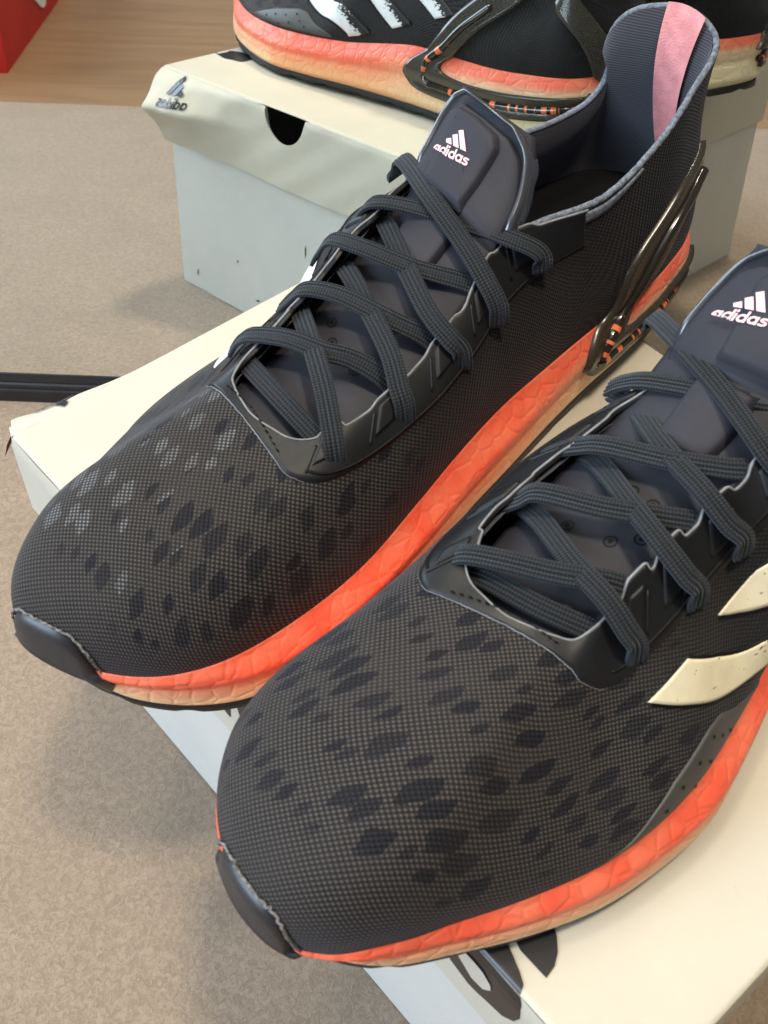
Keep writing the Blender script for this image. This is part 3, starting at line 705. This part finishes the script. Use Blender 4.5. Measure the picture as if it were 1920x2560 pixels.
    # ---- strips lying on the upper
    def strip(nm, A, Bq, dd, mat, nu=40, nv=12, parent=root, bevel=True, fnc=side, flip=False, smooth=True):
        A = resample(A, nu); Bq = resample(Bq, nu); v = np.linspace(0, 1, nv)
        SH = A[:, None]*(1-v[None, :, None])+Bq[:, None]*v[None, :, None]
        D = np.full(SH.shape[:2], dd)
        if bevel: D[0] = D[-1] = -.0004; D[:, 0] = D[:, -1] = -.0004; SH[0] = SH[1]; SH[-1] = SH[-2]; SH[:, 0] = SH[:, 1]; SH[:, -1] = SH[:, -2]
        P = fnc(SH[..., 0] % NR, SH[..., 1], D)
        uv = np.stack(np.meshgrid(v, np.linspace(0, 1, nu)), -1)
        return add(nm, P.reshape(-1, 3), gridf(nu, nv), mat, parent, uv=uv.reshape(-1, 2), flip=flip, smooth=smooth)
    STR = [([(5.68, .625), (6.75, .47), (7.45, .35), (8.2, .22), (8.95, .05), (9.05, .0)], [(6.85, .64), (7.6, .52), (8.45, .345), (8.9, .255), (9.7, .07), (9.78, .03)]),
           ([(7.5, .66), (7.95, .58), (8.45, .47), (9.5, .30), (10.3, .09)], [(8.4, .66), (8.9, .60), (9.4, .48), (10.0, .34), (10.95, .15)]),
           ([(9.0, .69), (9.5, .60), (10.1, .50), (10.85, .37), (11.5, .27)], [(9.8, .70), (10.4, .63), (11., .57), (11.7, .50), (12.0, .44)])]
    for A, Bq in STR:
        A_ = np.array(A); B_ = np.array(Bq); m = np.array([.14, .0])
        strip('stripe_backing', A_-m*[1, 0]+[0, -.012], B_+m*[1, 0]+[0, .012], .0003, 'groove', nu=30, nv=8)
        strip('stripe', A, Bq, .0005, 'stripeA' if key == 'L' else 'stripeB', nu=50, nv=14)
    PU = [(4.9, -.01), (5.45, .06), (5.85, .18), (6.3, .27), (6.8, .31), (7.15, .335), (7.45, .32), (7.8, .21), (8.2, .10), (8.6, .0)]; PL = [(4.9, -.03), (5.5, -.02), (6.2, -.02), (7.2, -.02), (8.6, -.02)]
    pt = strip('side_film', PU, PL, .0006, 'patch', nu=46, nv=12)
    V, F = [], []
    for (s0, h0) in ((7.2, .24), (7.4, .17), (6.85, .20), (7.1, .11), (6.45, .17), (6.75, .05), (6.1, .11), (7.6, .1)):
        cpt, nn = off(s0, h0, .0008), surfn(s0, h0); a1 = np.cross(nn, [0, 0, 1.]); a1 /= np.linalg.norm(a1); a2 = np.cross(nn, a1); b0 = len(V)
        V += [cpt+.00065*(a1*math.cos(q)+a2*math.sin(q)) for q in np.linspace(0, 2*np.pi, 10, endpoint=False)]; F.append(tuple(range(b0, b0+10)))
    add('vent_holes', V, F, 'groove', pt, smooth=False)
    # ---- eyestay
    nu, nv = 520, 16; uu = np.linspace(11.3, -9.7, nu); ho = np.interp(-uu, -EYE_OUT[:, 0], EYE_OUT[:, 1])
    nt = np.array([notch(q) for q in uu]); front = np.clip(1-np.abs(uu-.3)/3.2, 0, 1)
    hi = 1.0+.042*nt-.004*front
    v = np.linspace(0, 1, nv); HHm = ho[:, None]*(1-v)+hi[:, None]*v
    D = np.full((nu, nv), .0011)*np.minimum(1, np.minimum(v*nv/1.2, 1))[None]; D[:, 0] = -.0002; D[0] = D[-1] = -.0002
    top_ = off(uu[:, None] % NR, HHm, D); low_ = off(uu % NR, hi, -.0008); Pe = np.concatenate([top_, low_[:, None]], 1)
    uve = np.stack(np.broadcast_arrays((uu*.01)[:, None], np.r_[v, 1.05][None]*.02), -1)
    eye = add('eyestay', Pe.reshape(-1, 3), gridf(nu, nv+1), 'tpu', uv=uve.reshape(-1, 2), flip=True)
    inner = off(uu % NR, hi, .0008); Vt, Ft, Ut = tube_geo(inner, .00042, 6); add('cut_edge', Vt, Ft, 'edge', eye)
    outer = off(uu % NR, ho, .0004)+rng.normal(0, .00006, (nu, 3)); Vt, Ft, Ut = tube_geo(outer[160:362], .00020*np.sin(np.linspace(.05, 3.09, 202))**.5, 5); add('edge_thread', Vt, Ft, 'edge', eye)
    gl = lambda A: off(np.array(A)[:, 0] % NR, np.array(A)[:, 1], .0012)
    for A in ([(u_, float(np.interp(-u_, -EYE_OUT[:, 0], EYE_OUT[:, 1]))+.045) for u_ in np.linspace(-3.2, -8.6, 60)], [(u_, float(np.interp(-u_, -EYE_OUT[:, 0], EYE_OUT[:, 1]))+.05) for u_ in np.linspace(4.9, 10.2, 60)]):
        Vt, Ft, Ut = tube_geo(gl(A), .00055, 6, flat=.5); add('groove_line', Vt, Ft, 'groove', eye)
    for cE in LAT_EYE+MED_EYE:                                   # raised lace loops of the eyestay
        ho_ = float(np.interp(-cE, -EYE_OUT[:, 0], EYE_OUT[:, 1])); h0 = ho_+.35*(1-ho_)
        strip('lace_loop', [(cE-.30, h0), (cE-.30, 1.0)], [(cE+.30, h0), (cE+.30, 1.0)],   .0017, 'tpu', nu=12, nv=8, parent=eye, fnc=off, flip=True)
        V0 = gl([(cE+.33, h0-.01), (cE+.33, .955)]); Vt, Ft, Ut = tube_geo(spline(V0, 8), .0005, 6); add('loop_ridge', Vt, Ft, 'tpu', eye)
    V, F = [], []
    for q in np.linspace(2.2, -1.9, 15):                       # stitch holes of the front band
        cpt, nn = off(q % NR, float(np.interp(-q, -EYE_OUT[:, 0], EYE_OUT[:, 1]))+.021, .0013), np.array([.35, 0, .94]); b0 = len(V)
        V += [cpt+np.array([.0004*math.cos(a), .0008*math.sin(a), .0002*math.cos(a)]) for a in np.linspace(0, 2*np.pi, 8, endpoint=False)]; F.append(tuple(range(b0, b0+8)))
    add('stitch_holes', V, F, 'groove', eye, smooth=False)
    # ---- collar binding
    cs = np.linspace(10.9, 21.25, 220); rim = off(cs, 1.0, -.0012); rim[:, 2] += .0004; rim += rng.normal(0, .00005, rim.shape)
    bn = 2.5; rr = .0012+.0*cs; Vt, Ft, Ut = tube_geo(rim, rr, 9); add('collar_edge', Vt, Ft, 'binding')
    strip('collar_binding', [(19.3, 1.0), (20.0, 1.0), (20.7, 1.0), (21.3, 1.0)], [(19.3, .975), (20.0, .90), (20.7, .86), (21.2, .88)], .0007, 'binding', nu=30, nv=6, fnc=off)
    # ---- heel pull strip inside
    strip('heel_strip', [(15.74, 1.03), (15.78, .8), (15.84, .5), (15.88, .35)], [(16.55, 1.03), (16.5, .8), (16.4, .5), (16.35, .35)], -.0050, 'pink', nu=30, nv=10, fnc=off, bevel=False, flip=True)
    # ---- heel clip: clear band with a tube inside, both sides
    def clip(edgeL, edgeR, core, r=.0025):
        edgeL, edgeR, core = spline(edgeL, 80), spline(edgeR, 80), spline(core, 80); b_ = strip('heel_clip', edgeL, edgeR, .0023, 'clear', nu=80, nv=12)
        n_ = 60; cc = resample(core, n_); Pc = side(cc[:, 0] % NR, cc[:, 1], .0020)
        Pc = spline(Pc[::4], 110); Vt, Ft, Ut = tube_geo(Pc, r, 12, flat=.8); add('clip_tube', Vt, Ft, 'tube', b_, uv=Ut)
    clip([(16.9, -.72), (18.3, -.72), (19.6, -.72), (20.1, -.64), (20.35, -.42), (20.25, -.2), (19.95, -.02), (19.6, .10), (19.45, .33), (19.15, .45), (18.5, .53), (17.8, .57), (17.0, .60)],
         [(16.9, -.26), (18.3, -.26), (18.95, -.24), (19.15, -.20), (19.2, -.16), (19.15, -.12), (19.0, -.04), (18.75, .04), (18.45, .12), (18.2, .21), (17.9, .30), (17.4, .35), (17.0, .37)],
         [(16.9, -.50), (18.3, -.50), (19.4, -.50), (19.85, -.46), (19.95, -.36), (19.8, -.22), (19.5, -.08), (19.15, .07), (18.9, .22), (18.6, .33), (18.1, .41), (17.4, .46), (17.0, .48)])
    clip([(15.8, -.72), (13.5, -.72), (12., -.72), (11.1, -.66), (10.75, -.45), (10.9, -.2), (11.3, .0), (11.6, .16), (11.9, .46), (12.2, .80), (12.3, .97)],
         [(15.8, -.26), (13.5, -.26), (12.6, -.26), (12.1, -.22), (11.95, -.16), (12.0, -.08), (12.2, .02), (12.45, .22), (12.65, .5), (12.9, .82), (13.0, .97)],
         [(15.8, -.50), (13.5, -.50), (12.2, -.50), (11.5, -.46), (11.4, -.34), (11.5, -.14), (11.75, .03), (12.05, .2), (12.3, .48), (12.55, .80), (12.65, .96)])
    strip('heel_clip', spline([(15.6, -.3), (15.0, .2), (14.5, .45), (13.9, .70)], 60), spline([(16.1, -.3), (15.6, .2), (15.1, .5), (14.5, .75)], 60), .0026, 'clear', nu=60, nv=10)
    # ---- tongue
    na, nb = 60, 25; AA, BB = np.meshgrid(np.linspace(-.02, 1, na), np.linspace(-1, 1, nb), indexing='ij')
    tp = T(AA, BB, 0.0); tl = T(AA, BB*.98, -.004)
    V = np.concatenate([tp.reshape(-1, 3), tl.reshape(-1, 3)]); F = gridf(na, nb)+[tuple(reversed(f)) for f in gridf(na, nb, base=na*nb)]
    n0 = na*nb; edge = [i*nb for i in range(na)]+[(na-1)*nb+j for j in range(1, nb)]+[i*nb+nb-1 for i in range(na-2, -1, -1)]
    F += [(edge[i], edge[i]+n0, edge[i+1]+n0, edge[i+1]) for i in range(len(edge)-1)]
    tg = add('tongue', V, F, 'tongue', flip=False)
    def loop_pad(nm, pts, heights, mat, parent, sub=96, fade=0):
        """padded shape: outline in (a, b), rings toward the middle at given (scale, height)"""
        pts = np.array(pts, float); P0 = resample(np.vstack([pts, pts[:1]]), sub+1)[:-1]
        for _ in range(3): P0 = (np.roll(P0, 1, 0)+2*P0+np.roll(P0, -1, 0))/4
        cc = P0.mean(0); V = []
        for sc, hgt in heights:
            R = cc+(P0-cc)*sc; q = np.clip((R[:, 0]-fade)/.06, 0, 1) if fade else np.ones(len(R)); q = q*q*(3-2*q)
            V.append(T(np.clip(R[:, 0], -.02, 1.0), R[:, 1], hgt*q-.0012*(1-q)))
        V = np.stack(V, 0); n = sub; F = gridf(len(heights), n, False, True); kf = len(heights)*n; lb = (len(heights)-1)*n
        F += [(lb+(i+1) % n, lb+i, kf) for i in range(n)]
        return add(nm, np.vstack([V.reshape(-1, 3), T(cc[0], cc[1], heights[-1][1]).reshape(1, 3)]), F, mat, parent, flip=True)
    a0 = .66
    rimh = [(1.0, -.004), (1.01, .0008), (.99, .0032), (.955, .0044), (.915, .0042), (.875, .0030), (.85, .0014)]
    rp = loop_pad('tongue_piping', [(a0, -1.05), (.8, -1.05), (.93, -1.0), (.99, -.72), (1.0, 0), (1.0, .72), (.94, 1.0), (.8, 1.05), (a0, 1.05), (a0, 0)], rimh, 'gloss', tg, 160, .665)
    pn = loop_pad('tongue_panel', [(.64, -.93), (.78, -.93), (.885, -.82), (.925, -.58), (.935, 0), (.93, .60), (.885, .82), (.78, .93), (.64, .93), (.62, 0)], [(1.0, .0012), (1.0, .0030), (.97, .0034), (.85, .0036), (.7, .0036), (.55, .0036), (.4, .0036), (.25, .0036), (.1, .0036)], 'tongue', tg, 140, .625)
    o_ = logo[3]
    pd = loop_pad('tongue_pad', [(.665, -.25+o_), (.78, -.36+o_), (.88, -.48+o_), (.915, -.40+o_), (.925, .1+o_), (.915, .62+o_), (.88, .74+o_), (.78, .72+o_), (.665, .62+o_)], [(1.03, .0030), (.985, .0038), (.93, .0058), (.85, .0064), (.7, .0066), (.55, .0066), (.4, .0066), (.25, .0066), (.12, .0066)], 'tongue', tg, 120)
    loop_pad('tongue_pad', [(.50, -.30), (.58, -.32), (.635, -.34), (.64, 0), (.635, .5), (.58, .55), (.50, .5), (.49, .1)], [(1.03, -.0004), (.985, .0006), (.92, .0026), (.82, .0032), (.6, .0034), (.4, .0034), (.2, .0034), (.12, .0034)], 'tongue', tg, 90)
    b0_, kb, a0_, _ = logo; aa = a0_+.0215*LV[:, 1]+.004*LV[:, 0]; bb = b0_+kb*LV[:, 0]
    add('tongue_logo', T(aa, bb, .0070+LV[:, 2]), LF, 'logo', tg, smooth=False, flip=(kb < 0))
    V, F = [], []
    for ai, bi in ((.40, .35), (.405, .02), (.40, -.32), (.31, .30), (.30, -.28), (.34, .55)):     # punched vents with embossed rings
        for r_, h_ in ((.0022, .0003),):
            cpt = T(ai, bi, .0004); b0 = len(V); ring = [T(ai+.012*math.cos(q)*.9, bi+.085*math.sin(q), .0003) for q in np.linspace(0, 2*np.pi, 14, endpoint=False)]
            ring2 = [T(ai+.0095*math.cos(q)*.9, bi+.068*math.sin(q), .0003) for q in np.linspace(0, 2*np.pi, 14, endpoint=False)]
            V += ring+ring2; F += [(b0+i, b0+(i+1) % 14, b0+14+(i+1) % 14, b0+14+i) for i in range(14)]
            b0 = len(V); V += [T(ai+.0042*math.cos(q), bi+.030*math.sin(q), .0004) for q in np.linspace(0, 2*np.pi, 10, endpoint=False)]; F.append(tuple(range(b0, b0+10)))
    add('punched_vents', V, F, 'groove', tg, smooth=False)
    # ---- laces
    for nm_, pts in LACES[key].items():
        pts = [tuple(map(float, q)) for q in pts]; out_ = -1.0 if key == 'L' else 1.0
        if nm_ in 'cegi' or (nm_ == 'h' and key == 'L'):          # dives through its eyelet
            e = np.array(pts[-1]); dv = e-np.array(pts[-2]); dv /= np.linalg.norm(dv)+1e-9; pts[-1] = tuple(e+dv*.6+[0, 0, 1.0]); pts.append(tuple(e+dv*1.6+[0, out_*.6, -5.5]))
        P = spline(np.array(pts)*.001, 90); P = P+np.array([.3, 0, .95])*.0006
        # up vector: away from the foot axis
        ax = np.stack([P[:, 0]-.03, np.full(len(P), -.014), np.full(len(P), .015)], 1); upv = P-ax; upv[:, 0] *= .55
        Tn, Sd, Nn = frames(P, upv); m = 25; w = np.linspace(-1, 1, m); hw, th = .0033, .0009
        ribs = .00020*np.cos(w*np.pi*4.0)-th*np.clip(np.abs(w)-.78, 0, 1)**2*9
        topc = P[:, None]+Sd[:, None]*(w*hw)[None, :, None]+Nn[:, None]*(th+ribs)[None, :, None]
        botc = P[:, None]+Sd[:, None]*(w[::-1]*hw*.97)[None, :, None]-Nn[:, None]*(th*.5)*np.ones((1, m, 1))
        V = np.concatenate([topc, botc], 1); dl = np.r_[0, np.cumsum(np.linalg.norm(np.diff(P, axis=0), axis=1))]
        uvl = np.stack(np.broadcast_arrays(dl[:, None], np.r_[(w+1)/2, (w[::-1]+1)/2][None]), -1)
        n2 = 2*m; F = gridf(len(P), n2, False, True)+[tuple(range(n2)), tuple((len(P)-1)*n2+i for i in reversed(range(n2)))]
        add('lace', V.reshape(-1, 3), F, 'lace', uv=uvl.reshape(-1, 2))
    return root

def shoe_mat(T0, th):
    X = -math.cos(th)*BU-math.sin(th)*BV; Y = -math.sin(th)*BU+math.cos(th)*BV; o = boxpt(T0[0], T0[1], BH+.0003)
    return Matrix(((X[0], Y[0], 0, o[0]), (X[1], Y[1], 0, o[1]), (0, 0, 1, o[2]), (0, 0, 0, 1)))
def sm(x): x = np.clip(x, 0, 1); return x*x*(3-2*x)
def warp_a(V):                 # this one is a touch blunter at the toe
    V = V.copy(); V[:, 0] -= .004*sm((V[:, 0]-.255)/.045); return V
def warp_b(V):                 # trodden out on the inner side of the toe
    V = V.copy(); g = sm((V[:, 0]-.225)/.05)*sm((.004-V[:, 1])/.04); V[:, 0] += .0045*g; V[:, 1] -= .0050*g; return V
shoe('running_shoe', -1, shoe_mat((.255, .085), 0.0), 'L', 'black running shoe nearest the mirror, its coral midsole facing the other shoe', (0, 0, 0), (.66, -.130, .742, 0.0), warp_a)
shoe('running_shoe', 1, shoe_mat((.2625, .1975), math.radians(-9)), 'R', 'black running shoe with cream side stripes, farther from the mirror', (.0, -.012, .006), (-.66, .130, .742, 0.0), warp_b)
